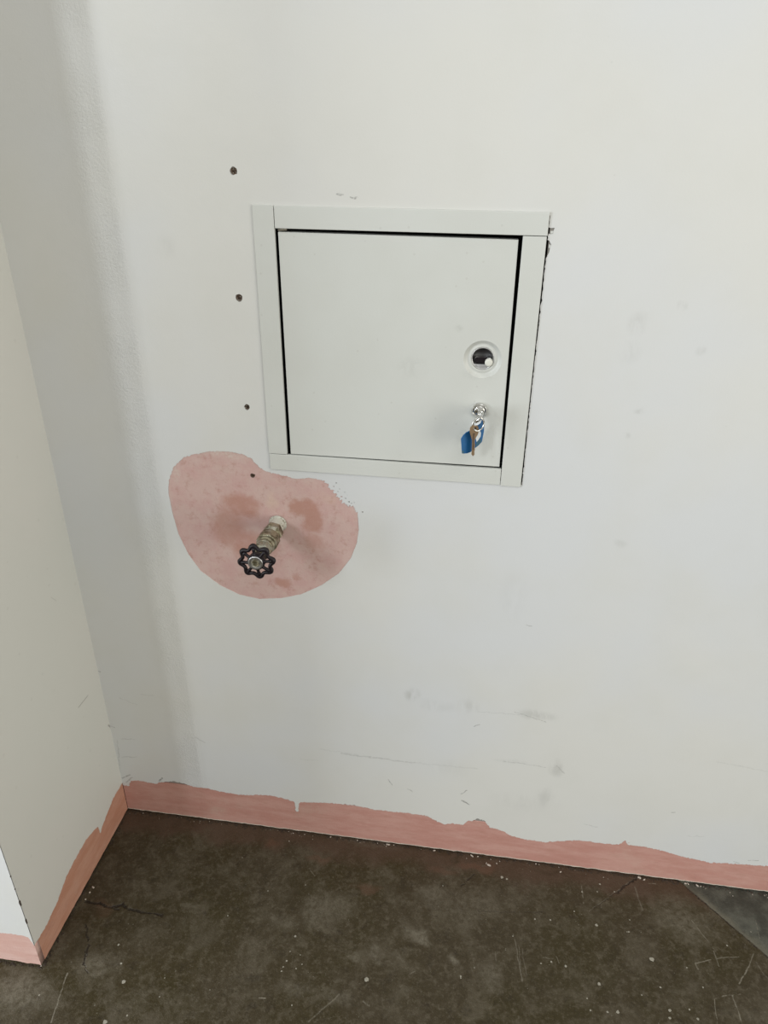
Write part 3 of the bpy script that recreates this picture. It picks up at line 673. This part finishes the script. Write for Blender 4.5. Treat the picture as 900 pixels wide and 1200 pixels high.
# handwheel: eight-lobed rim, eight spokes, open between
WL, RO, RI = .1090, .0232, .0098
b = bmesh.new(); pts = []
NL = 8; ph = math.radians(8)
for k in range(128):
    a = 2*PI*k/128; u = (math.cos(NL*(a-ph))+1)/2
    r = RO-.0040+.0044*(u**1.1)
    pts.append((r*math.cos(a), -WL+.0012*u, r*math.sin(a)))
tube(b, pts, [.0026+.0009*((math.cos(NL*(2*PI*k/128-ph))+1)/2)**2 for k in range(128)], 10, closed=True)
wh = obj('handwheel', b, M['black'], va, smooth=True); wh['label'] = 'black scalloped handwheel'
for k in range(NL):
    a = 2*PI*k/NL+ph; b = bmesh.new()
    tube(b, [((.0082+(RO-.0022-.0082)*t)*math.cos(a), -WL-.0015*(1-t), (.0082+(RO-.0022-.0082)*t)*math.sin(a)) for t in (0, .25, .5, .75, 1)], [.0034, .0025, .0021, .0024, .0032], 8)
    obj('spoke', b, M['black'], wh, smooth=True)
b = bmesh.new(); lathe(b, [(.102, .0095), (.1030, .0118), (.1095, .0122), (.1118, .0116), (.1124, .0108), (.1124, .005)], 36)
obj('wheel_hub', b, M['black'], wh, bevel=.0003, seg=1)
b = bmesh.new(); lathe(b, [(.1118, .0085), (.1124, .0102), (.1132, .0104), (.1140, .0096), (.1132, .0074), (.1130, .0050)], 32)
obj('washer', b, M['steel'], va, smooth=True)['label'] = 'pale steel washer'
b = bmesh.new(); lathe(b, [(.1125, .0058), (.1152, .0058), (.1160, .0051), (.1154, .0030), (.1150, .0)], 24, poly=6, rot=.2)
obj('wheel_nut', b, M['brass'], va)

# ------------------------------------------------------------------ rusty screws left of the panel
labs = ['rusty screw sunk in white wall, highest of four, above panel top', 'rusty screw sunk in white wall beside the upper left frame of the panel',
        'rusty screw sunk in white wall beside the lower left frame, just above pink patch', 'dark rusty screw sunk in the pink patch above the valve']
def screw_mesh(r):
    b = bmesh.new(); n = 24; 
    lathe(b, [(-.020, .0010), (-.006, .0018), (-.0042, .0018), (-.0016, r), (-.0009, r*1.0), (-.0006, r*.86), (-.0008, r*.62)], n)
    for f in [f for f in b.faces if len(f.verts) == n and f.calc_center_median().y < .003]: b.faces.remove(f)
    # cross recess: floor plus four quadrants
    lathe(b, [(-.0030, r*.62), (-.0031, .0)], n)
    for q in range(4):
        a0 = q*PI/2+.4
        P = [(r*.16*math.cos(a0+PI/4)*1.4, r*.16*math.sin(a0+PI/4)*1.4)] + [(r*.64*math.cos(a0+t), r*.64*math.sin(a0+t)) for t in (.28, .5, .78, 1.05, 1.29)]
        prism(b, P, .0008, .0031)
    return b
for i, ((x, z), r) in enumerate(zip(SCREWS, (.0044, .0043, .0037, .0033))):
    o = obj('drywall_screw', screw_mesh(r), M['rust']); o.location = (x, TH*1.0, z); o.rotation_euler = (0, i*.7+.3, 0)
    tag(o, labs[i], 'screw', 'screws left of the panel')
# crumbs lodged round the screw heads
for i, (x, z) in enumerate(SCREWS[:3]):
    b = bmesh.new()
    for k in range(5):
        a = rnd.random()*6.28; rr = rnd.uniform(.001, .0034)
        bmesh.ops.create_icosphere(b, subdivisions=1, radius=1, matrix=Matrix.Translation((x+rr*math.cos(a), .0008, z+rr*math.sin(a))) @ Matrix.Diagonal((.0006, .0004, .0005, 1)))
    obj('paint_crumbs', b, M['chip'], wall, kind='stuff')
# small folded flakes of paint on the right edge of the frame
for P in ([(645.0, 270.7), (648.6, 270.7), (647.8, 273.6), (644.8, 273.8)], [(643.4, 286.0), (645.4, 287.2), (644.2, 290.6), (642.8, 290.6)]):
    b = bmesh.new(); prism(b, [onwall(*p) for p in P], .0002, .0008); obj('paint_flake', b, M['panel'], wall)
